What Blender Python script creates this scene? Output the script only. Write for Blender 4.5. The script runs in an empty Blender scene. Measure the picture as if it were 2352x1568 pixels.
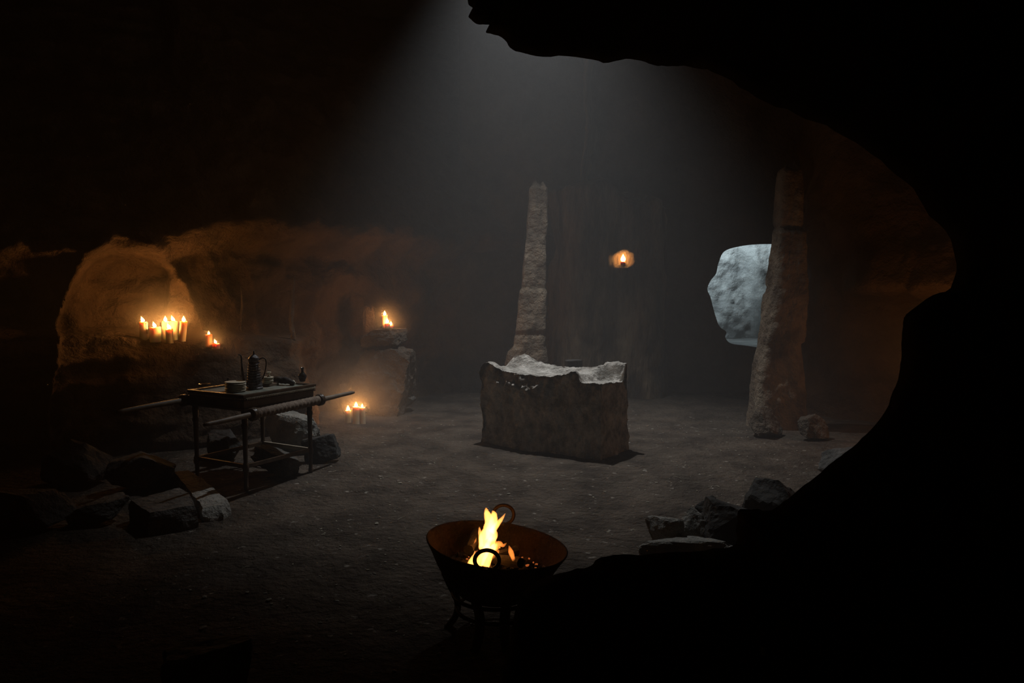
import bpy, bmesh, math, random
from mathutils import Vector, Matrix, noise
R = math.radians
sc = bpy.context.scene
COL = sc.collection

# ------------------------------------------------------------------ camera
FPX, CX, CY = 1829.0, 1176.0, 784.0
PITCH = math.atan(144.0 / FPX)
EYE = Vector((0, 0, 1.755))
cam = bpy.data.cameras.new('camera'); cam.sensor_width = 36; cam.lens = 36 * FPX / 2352
cam.clip_start = 0.05
co = bpy.data.objects.new('camera', cam); COL.objects.link(co)
co.location = EYE; co.rotation_euler = (R(90) - PITCH, 0, 0)
sc.camera = co
# ------------------------------------------------------------------ world, exposure
w = bpy.data.worlds.new('dark'); sc.world = w; w.use_nodes = True
w.node_tree.nodes['Background'].inputs[0].default_value = (0, 0, 0, 1)
w.node_tree.nodes['Background'].inputs[1].default_value = 0
vs = sc.view_settings
sc.display_settings.display_device = 'sRGB'
vs.view_transform = 'Standard'; vs.look = 'None'; vs.gamma = 1; vs.exposure = 0; vs.use_curve_mapping = False
cy = sc.cycles
cy.use_denoising = True
cy.max_bounces = 4; cy.diffuse_bounces = 1; cy.glossy_bounces = 2; cy.transmission_bounces = 2
cy.volume_bounces = 0; cy.transparent_max_bounces = 8
cy.caustics_reflective = False; cy.caustics_refractive = False
cy.sample_clamp_indirect = 1.0

def lamp(name, kind, loc, power, color, radius=0.02, target=None, size=R(60), blend=1.0, parent=None):
    l = bpy.data.lights.new(name, kind); l.energy = power; l.color = color
    if kind == 'AREA': l.shape = 'DISK'; l.size = radius * 2
    else: l.shadow_soft_size = radius
    if kind == 'SPOT': l.spot_size = size; l.spot_blend = blend
    o = bpy.data.objects.new(name, l); COL.objects.link(o)
    o.location = loc
    if target is not None:
        o.rotation_euler = (Vector(target) - Vector(loc)).to_track_quat('-Z', 'Y').to_euler()
    if parent is not None:
        o.parent = parent
    return o

SHAFT = Vector((0.15, 9.35, 6.5))
# daylight falling through the hole in the cave roof
lamp('roof_hole_light', 'SPOT', SHAFT, 1120, (0.93, 0.97, 1.0), 0.07, (0.32, 8.5, 0), R(73), 0.9)
# cool daylight in the chamber beyond the opening
lamp('chamber_light', 'SPOT', (2.3, 13.35, 3.7), 400, (0.80, 0.95, 1.0), 0.25, (4.1, 15.0, 1.3), R(120), 0.8)
lamp('chamber_fill_light', 'POINT', (4.4, 14.2, 3.4), 36, (0.80, 0.95, 1.0), 0.3)
# warm light from candles that burn round the corner behind the near rock
lamp('side_alcove_light', 'POINT', (4.25, 7.9, 1.0), 9.0, (1.0, 0.42, 0.14), 0.08)

# ------------------------------------------------------------------ helpers
def ray(px, py):
    u = (px - CX) / FPX; v = (py - CY) / FPX
    f = Vector((0, math.cos(PITCH), -math.sin(PITCH))); d = Vector((0, -math.sin(PITCH), -math.cos(PITCH)))
    return f + Vector((u, 0, 0)) + d * v
def PY(px, py, y):
    r = ray(px, py); return EYE + r * (y / r.y)
def PZ(px, py, z=0.0):
    r = ray(px, py); return EYE + r * ((z - EYE.z) / r.z)
def sstep(a, b, x):
    t = max(0.0, min(1.0, (x - a) / (b - a))) if a != b else float(x > a)
    return t * t * (3 - 2 * t)
def lerp(a, b, t): return a + (b - a) * t
def interp(pts, x):
    if x <= pts[0][0]: return pts[0][1]
    for (x0, y0), (x1, y1) in zip(pts, pts[1:]):
        if x <= x1: return y0 + (y1 - y0) * (x - x0) / (x1 - x0)
    return pts[-1][1]
def fr(x, y, z, o=4, H=0.9): return noise.fractal(Vector((x, y, z)), H, 2.1, o)
def ridg(x, y, z): return noise.ridged_multi_fractal(Vector((x, y, z)), 0.9, 2.1, 4, 1.0, 2.0)

def tag(o, label=None, cat=None, group=None, kind=None):
    if label: o['label'] = label
    if cat: o['category'] = cat
    if group: o['group'] = group
    if kind: o['kind'] = kind
    return o
def empty(name, loc, rz=0):
    o = bpy.data.objects.new(name, None); COL.objects.link(o); o.location = loc; o.rotation_euler = (0, 0, rz)
    o.empty_display_size = 0.1
    return o
def link(name, bm, m, parent=None, smooth=True, loc=None):
    bmesh.ops.recalc_face_normals(bm, faces=bm.faces[:])
    me = bpy.data.meshes.new(name); bm.to_mesh(me); bm.free()
    if smooth: me.polygons.foreach_set('use_smooth', [True] * len(me.polygons))
    me.materials.append(m)
    o = bpy.data.objects.new(name, me); COL.objects.link(o)
    if loc is not None: o.location = loc
    if parent is not None: o.parent = parent
    return o
def link_raw(name, verts, faces, m, parent=None, smooth=True, loc=None):
    me = bpy.data.meshes.new(name); me.from_pydata(verts, [], faces)
    bm = bmesh.new(); bm.from_mesh(me)
    bpy.data.meshes.remove(me)
    return link(name, bm, m, parent, smooth, loc)
def add_box(bm, c, s, rz=0, bev=0.0, M=None):
    r = bmesh.ops.create_cube(bm, size=1)
    vv = r['verts']
    bmesh.ops.scale(bm, vec=s, verts=vv)
    if bev:
        es = list({e for v in vv for e in v.link_edges})
        rr = bmesh.ops.bevel(bm, geom=es, offset=bev, segments=2, affect='EDGES', profile=0.6)
        vv = list({v for f in rr['faces'] for v in f.verts} | {v for v in vv if v.is_valid})
    bmesh.ops.rotate(bm, cent=(0, 0, 0), matrix=Matrix.Rotation(rz, 3, 'Z'), verts=vv)
    if M is not None: bmesh.ops.transform(bm, matrix=M, verts=vv)
    bmesh.ops.translate(bm, vec=c, verts=vv)
def add_lathe(bm, prof, seg=28, c=(0, 0, 0), cap=True, fn=None):
    rings = []
    for r, z in prof:
        ring = []
        for i in range(seg):
            a = 2 * math.pi * i / seg
            p = Vector((r * math.cos(a), r * math.sin(a), z))
            if fn: p = fn(p, a)
            ring.append(bm.verts.new(p + Vector(c)))
        rings.append(ring)
    for a, b in zip(rings, rings[1:]):
        for i in range(seg):
            bm.faces.new((a[i], a[(i + 1) % seg], b[(i + 1) % seg], b[i]))
    if cap:
        bm.faces.new(rings[0][::-1]); bm.faces.new(rings[-1])
def add_tube(bm, pts, rad, seg=10, closed=False, twist=None):
    pts = [Vector(p) for p in pts]; n = len(pts)
    if not hasattr(rad, '__len__'): rad = [rad] * n
    rings = []; up = None
    for i, p in enumerate(pts):
        if closed: t = pts[(i + 1) % n] - pts[i - 1]
        else: t = pts[min(i + 1, n - 1)] - pts[max(i - 1, 0)]
        t.normalize()
        if up is None: up = t.orthogonal().normalized()
        up = (up - t * up.dot(t)).normalized()
        s = t.cross(up)
        ring = []
        for k in range(seg):
            a = 2 * math.pi * k / seg
            r = rad[i] * (twist(i, a) if twist else 1)
            ring.append(bm.verts.new(p + (up * math.cos(a) + s * math.sin(a)) * r))
        rings.append(ring)
    m = n if closed else n - 1
    for i in range(m):
        a, b = rings[i], rings[(i + 1) % n]
        for k in range(seg):
            bm.faces.new((a[k], a[(k + 1) % seg], b[(k + 1) % seg], b[k]))
    if not closed:
        bm.faces.new(rings[0][::-1]); bm.faces.new(rings[-1])
def spline(pts, n=8, closed=False):
    P = [Vector(p) for p in pts]; out = []; N = len(P)
    rng = range(N if closed else N - 1)
    for i in rng:
        if closed: p0, p1, p2, p3 = P[i - 1], P[i], P[(i + 1) % N], P[(i + 2) % N]
        else: p0, p1, p2, p3 = P[max(i - 1, 0)], P[i], P[i + 1], P[min(i + 2, N - 1)]
        for k in range(n):
            t = k / n
            out.append(0.5 * ((2 * p1) + (p2 - p0) * t + (2 * p0 - 5 * p1 + 4 * p2 - p3) * t * t + (3 * p1 - p0 - 3 * p2 + p3) * t ** 3))
    if not closed: out.append(P[-1])
    return out

# ------------------------------------------------------------------ materials
def mat(name, c1, c2, rough=0.85, scale=4, bump=0.3, bscale=18, metal=0, spec=0.3, detail=8, c3=None, c3thr=0.6, stretch=(1, 1, 1), sss=0, bdist=0.03):
    m = bpy.data.materials.new(name); m.use_nodes = True
    nt = m.node_tree; N = nt.nodes; L = nt.links
    b = N['Principled BSDF']
    b.inputs['Roughness'].default_value = rough; b.inputs['Metallic'].default_value = metal
    b.inputs['Specular IOR Level'].default_value = spec
    tc = N.new('ShaderNodeTexCoord'); mp = N.new('ShaderNodeMapping'); mp.inputs['Scale'].default_value = stretch
    L.new(tc.outputs['Object'], mp.inputs[0])
    n1 = N.new('ShaderNodeTexNoise'); n1.inputs['Scale'].default_value = scale; n1.inputs['Detail'].default_value = detail
    n1.inputs['Roughness'].default_value = 0.65
    L.new(mp.outputs[0], n1.inputs['Vector'])
    rp = N.new('ShaderNodeValToRGB')
    rp.color_ramp.elements[0].position = 0.36; rp.color_ramp.elements[0].color = (*c1, 1)
    rp.color_ramp.elements[1].position = 0.64; rp.color_ramp.elements[1].color = (*c2, 1)
    L.new(n1.outputs['Fac'], rp.inputs[0])
    out = rp.outputs[0]
    if c3:
        n3 = N.new('ShaderNodeTexNoise'); n3.inputs['Scale'].default_value = scale * 6; n3.inputs['Detail'].default_value = 5
        L.new(mp.outputs[0], n3.inputs['Vector'])
        r3 = N.new('ShaderNodeValToRGB'); r3.color_ramp.elements[0].position = c3thr; r3.color_ramp.elements[1].position = c3thr + 0.06
        L.new(n3.outputs['Fac'], r3.inputs[0])
        mx = N.new('ShaderNodeMix'); mx.data_type = 'RGBA'
        L.new(r3.outputs[0], mx.inputs[0]); L.new(out, mx.inputs[6]); mx.inputs[7].default_value = (*c3, 1)
        out = mx.outputs[2]
    L.new(out, b.inputs['Base Color'])
    if bump:
        n2 = N.new('ShaderNodeTexNoise'); n2.inputs['Scale'].default_value = bscale; n2.inputs['Detail'].default_value = 6
        n2.inputs['Roughness'].default_value = 0.6
        L.new(mp.outputs[0], n2.inputs['Vector'])
        bp = N.new('ShaderNodeBump'); bp.inputs['Strength'].default_value = bump; bp.inputs['Distance'].default_value = bdist
        L.new(n2.outputs['Fac'], bp.inputs['Height']); L.new(bp.outputs[0], b.inputs['Normal'])
    if sss:
        b.inputs['Subsurface Weight'].default_value = sss
        b.inputs['Subsurface Radius'].default_value = (1.0, 0.4, 0.12)
        b.inputs['Subsurface Scale'].default_value = 0.035
    return m
def volmat(name, col, strength):
    m = bpy.data.materials.new(name); m.use_nodes = True
    nt = m.node_tree; nt.nodes.clear()
    o = nt.nodes.new('ShaderNodeOutputMaterial'); e = nt.nodes.new('ShaderNodeEmission')
    e.inputs[0].default_value = (*col, 1); e.inputs[1].default_value = strength
    nt.links.new(e.outputs[0], o.inputs['Volume'])
    return m
M = dict(
    rock=mat('cave_rock', (0.07, 0.052, 0.038), (0.17, 0.13, 0.094), 0.9, 1.6, 1.0, 7, bdist=0.12),
    rock_dark=mat('dark_cave_rock', (0.05, 0.042, 0.035), (0.13, 0.105, 0.085), 0.9, 1.6, 1.0, 7, bdist=0.10),
    rock_stain=mat('stained_rock', (0.06, 0.042, 0.03), (0.28, 0.20, 0.125), 0.8, 3.4, 1.0, 9, stretch=(1, 1, 0.22), bdist=0.10),
    clay=mat('orange_clay_rock', (0.075, 0.045, 0.026), (0.16, 0.098, 0.055), 0.9, 2.2, 1.0, 9, bdist=0.10),
    pillar=mat('pillar_rock', (0.13, 0.098, 0.07), (0.36, 0.28, 0.20), 0.85, 3.2, 1.0, 10, bdist=0.09),
    outer=mat('pale_chamber_rock', (0.34, 0.36, 0.37), (0.66, 0.69, 0.69), 0.8, 1.9, 0.55, 6, bdist=0.12),
    dirt=mat('packed_dirt', (0.064, 0.048, 0.036), (0.17, 0.13, 0.097), 0.95, 2.2, 1.0, 16, c3=(0.42, 0.37, 0.31), c3thr=0.66, bdist=0.11),
    altar=mat('pale_altar_stone', (0.27, 0.24, 0.205), (0.82, 0.76, 0.68), 0.85, 7, 1.0, 18, bdist=0.06),
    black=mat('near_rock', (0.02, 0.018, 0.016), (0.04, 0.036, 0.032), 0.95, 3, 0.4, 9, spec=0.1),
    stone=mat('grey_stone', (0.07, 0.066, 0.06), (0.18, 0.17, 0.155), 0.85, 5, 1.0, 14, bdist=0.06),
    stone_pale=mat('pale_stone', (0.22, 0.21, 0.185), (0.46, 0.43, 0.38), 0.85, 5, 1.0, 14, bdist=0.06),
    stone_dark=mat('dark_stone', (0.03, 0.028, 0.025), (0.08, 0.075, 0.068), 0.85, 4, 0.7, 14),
    wood=mat('dark_wood', (0.05, 0.032, 0.02), (0.14, 0.088, 0.056), 0.36, 9, 0.3, 30, spec=0.5, stretch=(1, 1, 0.3), bdist=0.01),
    wood_worn=mat('worn_wood', (0.14, 0.10, 0.07), (0.28, 0.21, 0.15), 0.5, 9, 0.3, 30, spec=0.5, bdist=0.01),
    pale_wood=mat('pale_worn_wood', (0.30, 0.25, 0.18), (0.48, 0.41, 0.31), 0.6, 9, 0.3, 30, bdist=0.01),
    rope=mat('rope', (0.16, 0.11, 0.08), (0.32, 0.24, 0.18), 0.75, 20, 0.6, 90, bdist=0.006),
    iron=mat('iron', (0.03, 0.022, 0.018), (0.07, 0.045, 0.032), 0.6, 12, 0.4, 50, spec=0.4, bdist=0.004),
    rust=mat('rusty_iron', (0.008, 0.006, 0.005), (0.035, 0.018, 0.011), 0.8, 9, 1.0, 26, bdist=0.03),
    pewter=mat('tarnished_metal', (0.06, 0.057, 0.058), (0.20, 0.19, 0.195), 0.35, 30, 0.9, 60, metal=0.7, spec=0.5, bdist=0.008),
    glass=mat('dark_glazed_clay', (0.012, 0.01, 0.009), (0.03, 0.024, 0.02), 0.12, 8, 0, 10, spec=0.8),
    plate=mat('cream_earthenware', (0.62, 0.56, 0.42), (0.80, 0.73, 0.57), 0.6, 14, 0.2, 40, bdist=0.004),
    panel=mat('grey_green_cloth', (0.16, 0.165, 0.13), (0.30, 0.30, 0.25), 0.9, 12, 0.4, 60, bdist=0.004),
    hide=mat('dark_leather', (0.02, 0.015, 0.012), (0.06, 0.045, 0.035), 0.6, 14, 0.8, 40, bdist=0.01),
    wax=mat('cream_wax', (0.86, 0.62, 0.38), (0.92, 0.70, 0.46), 0.5, 6, 0.1, 20, sss=0.85, bdist=0.003),
    wax_red=mat('rusty_wax', (0.52, 0.20, 0.10), (0.60, 0.26, 0.14), 0.5, 6, 0.1, 20, sss=0.7, bdist=0.003),
    wick=mat('burnt_wick', (0.01, 0.01, 0.01), (0.02, 0.02, 0.02), 0.9, 6, 0),
    char=mat('charcoal', (0.004, 0.0035, 0.003), (0.022, 0.017, 0.014), 0.95, 18, 0.8, 40, bdist=0.01),
    straw=mat('pale_straw', (0.25, 0.22, 0.17), (0.50, 0.45, 0.35), 0.9, 14, 0),
    flame=volmat('candle_flame', (1.0, 0.50, 0.16), 620),
    fire=volmat('fire_flame', (1.0, 0.34, 0.065), 120),
    fire_low=volmat('fire_flame_low', (1.0, 0.26, 0.04), 60),
    ember=None)
def embermat():
    m = mat('glowing_ember', (0.02, 0.01, 0.008), (0.06, 0.03, 0.02), 0.95, 18, 0.6, 40)
    b = m.node_tree.nodes['Principled BSDF']
    b.inputs['Emission Color'].default_value = (1.0, 0.22, 0.05, 1); b.inputs['Emission Strength'].default_value = 0.35
    m.cycles.emission_sampling = 'NONE'
    return m
M['ember'] = embermat()

# ------------------------------------------------------------------ the cave floor
def fz(x, y):
    h = 0.035 * fr(x * 0.55, y * 0.55, 3.1, 3) + 0.010 * fr(x * 3.2, y * 3.2, 1.7, 3)
    return h - 0.02
def build_floor():
    nx, ny = 270, 250
    x0, x1, y0, y1 = -8.0, 7.0, -1.0, 13.2
    V = []; F = []
    for j in range(ny + 1):
        for i in range(nx + 1):
            x = x0 + (x1 - x0) * i / nx; y = y0 + (y1 - y0) * j / ny
            V.append((x, y, fz(x, y)))
    for j in range(ny):
        for i in range(nx):
            a = j * (nx + 1) + i
            F.append((a, a + 1, a + nx + 2, a + nx + 1))
    tag(link_raw('floor', V, F, M['dirt']), kind='structure')
build_floor()

def grid_wall(name, plan, z0, z1, ds, dz, off, m, smooth=True):
    pts = spline([(x, y, 0) for x, y in plan], 24)
    d = [0]
    for a, b in zip(pts, pts[1:]): d.append(d[-1] + (b - a).length)
    n = int(d[-1] / ds); cols = []; j = 0
    for i in range(n + 1):
        s = d[-1] * i / n
        while j < len(d) - 2 and d[j + 1] < s: j += 1
        t = (s - d[j]) / max(1e-6, d[j + 1] - d[j])
        p = pts[j].lerp(pts[j + 1], t); tg = (pts[j + 1] - pts[j]).normalized()
        cols.append((s, p, Vector((tg.y, -tg.x, 0))))
    # smooth the normals so corners stay clean
    for _ in range(6):
        cols = [(s, p, (cols[max(k - 2, 0)][2] + nn + cols[min(k + 2, n)][2]).normalized()) for k, (s, p, nn) in enumerate(cols)]
    mrow = int((z1 - z0) / dz); V = []; F = []
    for r in range(mrow + 1):
        z = z0 + (z1 - z0) * r / mrow
        for s, p, nn in cols:
            o = off(s, p.x, p.y, z)
            q = p + nn * o
            V.append((q.x, q.y, z + 0.02 * fr(p.x * 3, z * 3, 9.1, 2)))
    W = n + 1
    for r in range(mrow):
        for i in range(n):
            a = r * W + i
            F.append((a, a + 1, a + W + 1, a + W))
    return tag(link_raw(name, V, F, m, None, smooth), kind='structure')

ledge_pts = [(PY(x, y, 8.35).x, PY(x, y, 8.35).z) for x, y in ((120, 768), (250, 774), (340, 784), (440, 786), (505, 799), (560, 806))]
ALC = PY(345, 592, 9.35); CRK = PY(345, 686, 9.35)
def off_left(s, x, y, z):
    big = 0.30 * fr(x * 0.45, y * 0.45, z * 0.5, 3) + 0.11 * fr(x * 1.3, y * 1.3, z * 1.9 + 4, 4) + 0.05 * fr(x * 4, y * 4, z * 6, 4)
    o = 0.0
    L = sstep(-5.9, -5.2, x) * sstep(-2.55, -3.0, x)
    zt = interp(ledge_pts, x)
    step = sstep(zt + 0.07, zt, z)
    o += L * step * (0.48 + 0.28 * max(0, zt - z))
    # alcove above the ledge with a rough arch over it
    A = ALC; r = (x - A.x + 0.04 * fr(z * 2.5, 4, 1, 2)) / 0.36
    top = A.z - 0.16 * abs(r) ** 3 - 0.07 * fr(x * 3.5, 2, 2, 3)
    inside = sstep(1.08, 0.94, r) * sstep(-1.25, -0.85, r) * sstep(top + 0.05, top - 0.03, z) * (1 - step)
    o -= 0.30 * inside * sstep(0.95, 1.15, z)
    rim = sstep(2.6, 1.2, abs(r + 0.3)) * math.exp(-((z - top - 0.15) / 0.12) ** 2)
    o += 0.30 * rim
    zb_ = z + 0.18 * fr(x * 1.1, 3, 3, 3) + .10 * sstep(-3.4, -3.8, x) + .30 * sstep(-4.3, -5.0, x)
    o += 0.60 * sstep(1.95, 2.35, zb_) - 0.62 * max(0, zb_ - 2.42)
    # layered strata left of the alcove
    o += 0.17 * fr(x * 1.1, 5, z * 6.5, 4) * sstep(-3.6, -4.4, x) * (1 - inside)
    # horizontal crack across the alcove
    o -= 0.06 * math.exp(-((z - CRK.z + 0.10 * (x - A.x) + 0.03 * fr(x * 5, 1, 1, 2)) / 0.018) ** 2) * sstep(-0.9, -0.6, r) * sstep(1.1, 0.8, r)
    # vertical ribs
    for rx, zz in ((-2.62, 2.1), (-3.08, 1.9)):
        o += 0.10 * math.exp(-((x - rx - 0.05 * fr(z * 1.3, rx, 0, 2)) / 0.04) ** 2) * sstep(zz + .1, zz - .2, z)
    damp = 1 - 0.8 * L * math.exp(-((z - zt) / 0.16) ** 2)
    # upper wall leans inward to the roof
    return big * damp + o
grid_wall('wall_left', [(-7.6, -1), (-7.2, 3), (-6.3, 6.2), (-5.4, 7.95), (-4.4, 8.72), (-3.4, 9.25), (-2.3, 10.9), (-1.5, 11.9), (-0.7, 12.6), (0.2, 13.0)],
          -0.3, 6.6, 0.035, 0.035, off_left, M['clay'])

def off_mid(s, x, y, z):
    o = 0.10 * fr(x * 0.9, y * 0.9, z * 0.5, 3) + 0.07 * ridg(x * 2.2, y * 2.2, z * 0.45) + 0.03 * fr(x * 7, y * 7, z * 4, 3)
    # small niche for the lone candle
    c = PY(1430, 597, 11.75)
    dx = (x - c.x) / 0.155; dzz = (z - c.z - 0.01) / 0.135
    rr = math.sqrt(dx * dx + dzz * dzz) + 0.22 * fr(x * 6, 1, z * 6, 2)
    o *= sstep(0.9, 1.8, rr) * 0.6 + 0.4
    o -= 0.22 * sstep(1.05, 0.75, rr)
    # broken shoulder at the upper right of the pier
    o -= 1.2 * sstep(2.85, 3.15, z + 0.16 * fr(x * 2, 1, 1, 3) - 0.25 * sstep(1.9, 1.3, x)) 
    return o
grid_wall('wall_back', [(-0.4, 13.2), (0.35, 12.95), (0.62, 12.3), (0.95, 11.85), (1.5, 11.78), (2.05, 11.7), (2.2, 11.95), (2.26, 12.5), (2.3, 12.9)],
          -0.3, 6.6, 0.03, 0.035, off_mid, M['rock_stain'])

def off_right(s, x, y, z):
    o = 0.13 * fr(x * 0.7, y * 0.7, z * 0.8, 3) + 0.05 * fr(x * 2.3, y * 2.3, z * 2.6, 4) + 0.016 * fr(x * 8, y * 8, z * 8, 3)
    # overhanging brow above the lit face
    zb_ = z + 0.10 * fr(x * 2, y * 2, 0, 3)
    o += (0.75 * sstep(1.42, 1.62, zb_) - 0.5 * max(0, zb_ - 1.7)) * sstep(10.2, 9.7, y)
    o -= 0.05 * math.exp(-((z - 0.95 + 0.25 * (y - 9.4)) / 0.02) ** 2)
    return o
grid_wall('wall_right', [(4.55, 13.0), (4.35, 11.6), (3.95, 10.6), (4.35, 9.9), (5.05, 9.3), (5.7, 8.0), (5.9, 6.0), (5.4, 3.2), (5.0, 0.5), (5.0, -1)],
          -0.3, 6.6, 0.05, 0.05, off_right, M['clay'])

# wall with the ragged opening into the next chamber
def build_opening():
    yW = 12.45
    out = [(1800, 561), (1745, 560), (1700, 565), (1664, 577), (1650, 606), (1645, 628), (1632, 645), (1625, 664), (1632, 682), (1638, 706),
           (1647, 737), (1655, 752), (1668, 762), (1666, 775), (1680, 789), (1720, 795), (1765, 801), (1815, 806), (1842, 780), (1850, 700), (1846, 610), (1830, 575)]
    P = [PY(a, b, yW) for a, b in out]
    P = spline(P, 6, True); N = len(P)
    cx = sum(p.x for p in P) / N; cz = sum(p.z for p in P) / N
    X0, X1, Z0, Z1 = -0.8, 5.2, -0.3, 6.6
    rings = []
    # from deep inside the hole to the wall face, then out to the edges
    for dy, k in ((1.6, 1.7), (1.05, 1.35), (0.75, 1.14), (0.5, 1.06), (0.3, 1.02), (0.12, 1.0), (0.03, 0.995)):
        rings.append([Vector((cx + (p.x - cx) * k + 0.02 * dy * fr(p.x * 5, p.z * 5, dy * 4, 3), yW + dy, cz + (p.z - cz) * k + 0.03 * dy * fr(p.x * 5, p.z * 5, dy * 4 + 7, 3))) for p in P])
    for j in range(0, 26):
        t = (j / 25) ** 1.6
        ring = []
        for p in P:
            d = Vector((p.x - cx, 0, p.z - cz)); dn = d.normalized()
            tx = ((X1 if dn.x > 0 else X0) - cx) / dn.x if abs(dn.x) > 1e-4 else 1e9
            tz = ((Z1 if dn.z > 0 else Z0) - cz) / dn.z if abs(dn.z) > 1e-4 else 1e9
            e = min(tx, tz)
            rad = lerp(d.length, e, t)
            x = cx + dn.x * rad; z = cz + dn.z * rad
            k = min(1, (rad - d.length) / 0.3 + 0.12)
            y = yW - k * (0.07 + 0.14 * fr(x * 1.1, z * 1.1, 5, 4) + 0.02 * fr(x * 6, z * 6, 2, 3))
            ring.append(Vector((x, y, z)))
        rings.append(ring)
    V = [v for r in rings for v in r]; F = []
    for j in range(len(rings) - 1):
        for i in range(N):
            a = j * N + i; b = j * N + (i + 1) % N
            F.append((a, b, b + N, a + N))
    tag(link_raw('wall_opening', V, F, M['rock_dark']), kind='structure')
    def offo(s, x, y, z):
        return 0.20 * fr(x * 0.9 + 3, y, z * 0.7, 3) + 0.06 * ridg((x + .5 * z) * 2.2, y, (z - .5 * x) * 1.0) + 0.03 * fr(x * 6, y * 6, z * 6, 3) + 0.35 * sstep(4.7, 5.0, x + 0.2 * z)
    grid_wall('wall_chamber', [(1.0, 13.6), (2.0, 14.6), (3.4, 15.1), (4.8, 15.2), (6.2, 14.8), (6.8, 13.4)], 0.3, 4.4, 0.04, 0.04, offo, M['outer'])
    V = []; F = []
    for j in range(21):
        for i in range(41):
            x = 0.8 + 6.2 * i / 40; y = 12.9 + 2.6 * j / 20
            V.append((x, y, 0.62 + 0.04 * fr(x * 2, y * 2, 0, 3)))
    for j in range(20):
        for i in range(40):
            a = j * 41 + i; F.append((a, a + 1, a + 42, a + 41))
    tag(link_raw('floor_chamber', V, F, M['outer']), kind='structure')
build_opening()

# roof with a ragged hole under which the light shaft falls
def build_roof():
    hx, hy = SHAFT.x, SHAFT.y; N = 96; rings = []
    for j in range(30):
        t = (j / 29) ** 1.4; ring = []
        for i in range(N):
            a = 2 * math.pi * i / N; dx, dy = math.cos(a), math.sin(a)
            r0 = 0.62 + 0.12 * fr(dx * 2, dy * 2, 3, 3)
            e = min(((7.2 if dx > 0 else -8.2) - hx) / dx if abs(dx) > 1e-4 else 1e9, ((16 if dy > 0 else -1.2) - hy) / dy if abs(dy) > 1e-4 else 1e9)
            rad = lerp(r0, e, t); x = hx + dx * rad; y = hy + dy * rad
            ring.append(Vector((x, y, 6.25 + 0.25 * fr(x * 0.6, y * 0.6, 8, 4) - 0.25 * t)))
        rings.append(ring)
    rings.insert(0, [v + Vector((0, 0, 0.9)) for v in rings[0]])
    V = [v for r in rings for v in r]; F = []
    for j in range(len(rings) - 1):
        for i in range(N):
            a = j * N + i; b = j * N + (i + 1) % N
            F.append((a, b, b + N, a + N))
    tag(link_raw('ceiling', V, F, M['rock']), kind='structure')
build_roof()

# ------------------------------------------------------------------ rock pillars
def column(name, rows, yd, depth_k, label, ztop, seed):
    prof = []
    for py, a, b in rows:
        p = PY(a, py, yd); q = PY(b, py, yd); prof.append((p.z, p.x, q.x))
    prof.sort()
    zz0 = -0.12; V = []; F = []; NS = 56; nz = int((ztop - zz0) / 0.03)
    joints = [1.02, 1.62, 2.32, 3.15]
    for r in range(nz + 1):
        z = zz0 + (ztop - zz0) * r / nz
        xl = interp([(a, b) for a, b, c in prof], z); xr = interp([(a, c) for a, b, c in prof], z)
        w2 = (xr - xl) / 2; cx = (xl + xr) / 2; d2 = w2 * depth_k
        g = 0.0
        for j in joints: g += 0.010 * math.exp(-((z - j - 0.03 * math.sin(seed + j * 9)) / 0.018) ** 2)
        blk = sum(1 for j in joints if z > j - 0.03 * math.sin(seed + j * 9)); rb = random.Random(blk * 31 + int(seed * 10)); ox, oy, ow = rb.uniform(-.012, .012), rb.uniform(-.03, .03), rb.uniform(-.012, .014)
        ta = sstep(ztop, ztop - .05, z) * .06 - .06
        for i in range(NS):
            a = 2 * math.pi * i / NS; c, s = math.cos(a), math.sin(a)
            k = (abs(c) ** 6 + abs(s) ** 6) ** (-1 / 6)
            nx = c * k; ny = s * k
            n = 0.020 * fr(nx * 1.2 + seed, ny * 1.2, z * 1.6, 3) + 0.008 * fr(nx * 6 + seed, ny * 6, z * 9, 3) - g + ow + ta
            V.append((cx + ox + nx * (w2 + n), yd + d2 + oy + ny * (d2 + n * 1.6), z + (.10 * fr(nx + seed, ny, 3, 3) if r == nz else 0)))
    for r in range(nz):
        for i in range(NS):
            a = r * NS + i; b = r * NS + (i + 1) % NS
            F.append((a, b, b + NS, a + NS))
    F.append(tuple(range(NS))[::-1]); F.append(tuple(nz * NS + i for i in range(NS)))
    return tag(link_raw(name, V, F, M['pillar']), label, 'pillar')
column('rock_pillar', [(300, 1222, 1262), (430, 1214, 1259), (548, 1207, 1258), (600, 1202, 1257), (640, 1200, 1256), (690, 1194, 1254), (760, 1187, 1252), (798, 1182, 1253), (812, 1168, 1256), (850, 1160, 1260), (940, 1150, 1266)],
       10.9, 0.9, 'tall narrow tapering rock pillar rising behind the stone altar', PY(1236, 424, 11.1).z, 1.3)
column('rock_pillar', [(300, 1800, 1846), (400, 1796, 1848), (560, 1788, 1851), (640, 1778, 1854), (680, 1776, 1854), (750, 1771, 1853), (812, 1760, 1853), (826, 1756, 1856), (850, 1751, 1858), (930, 1746, 1864), (1000, 1738, 1872)],
       9.2, 0.9, 'rust-brown rock pillar standing against the right side of the bright opening', PY(1820, 385, 9.4).z, 5.7)

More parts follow.
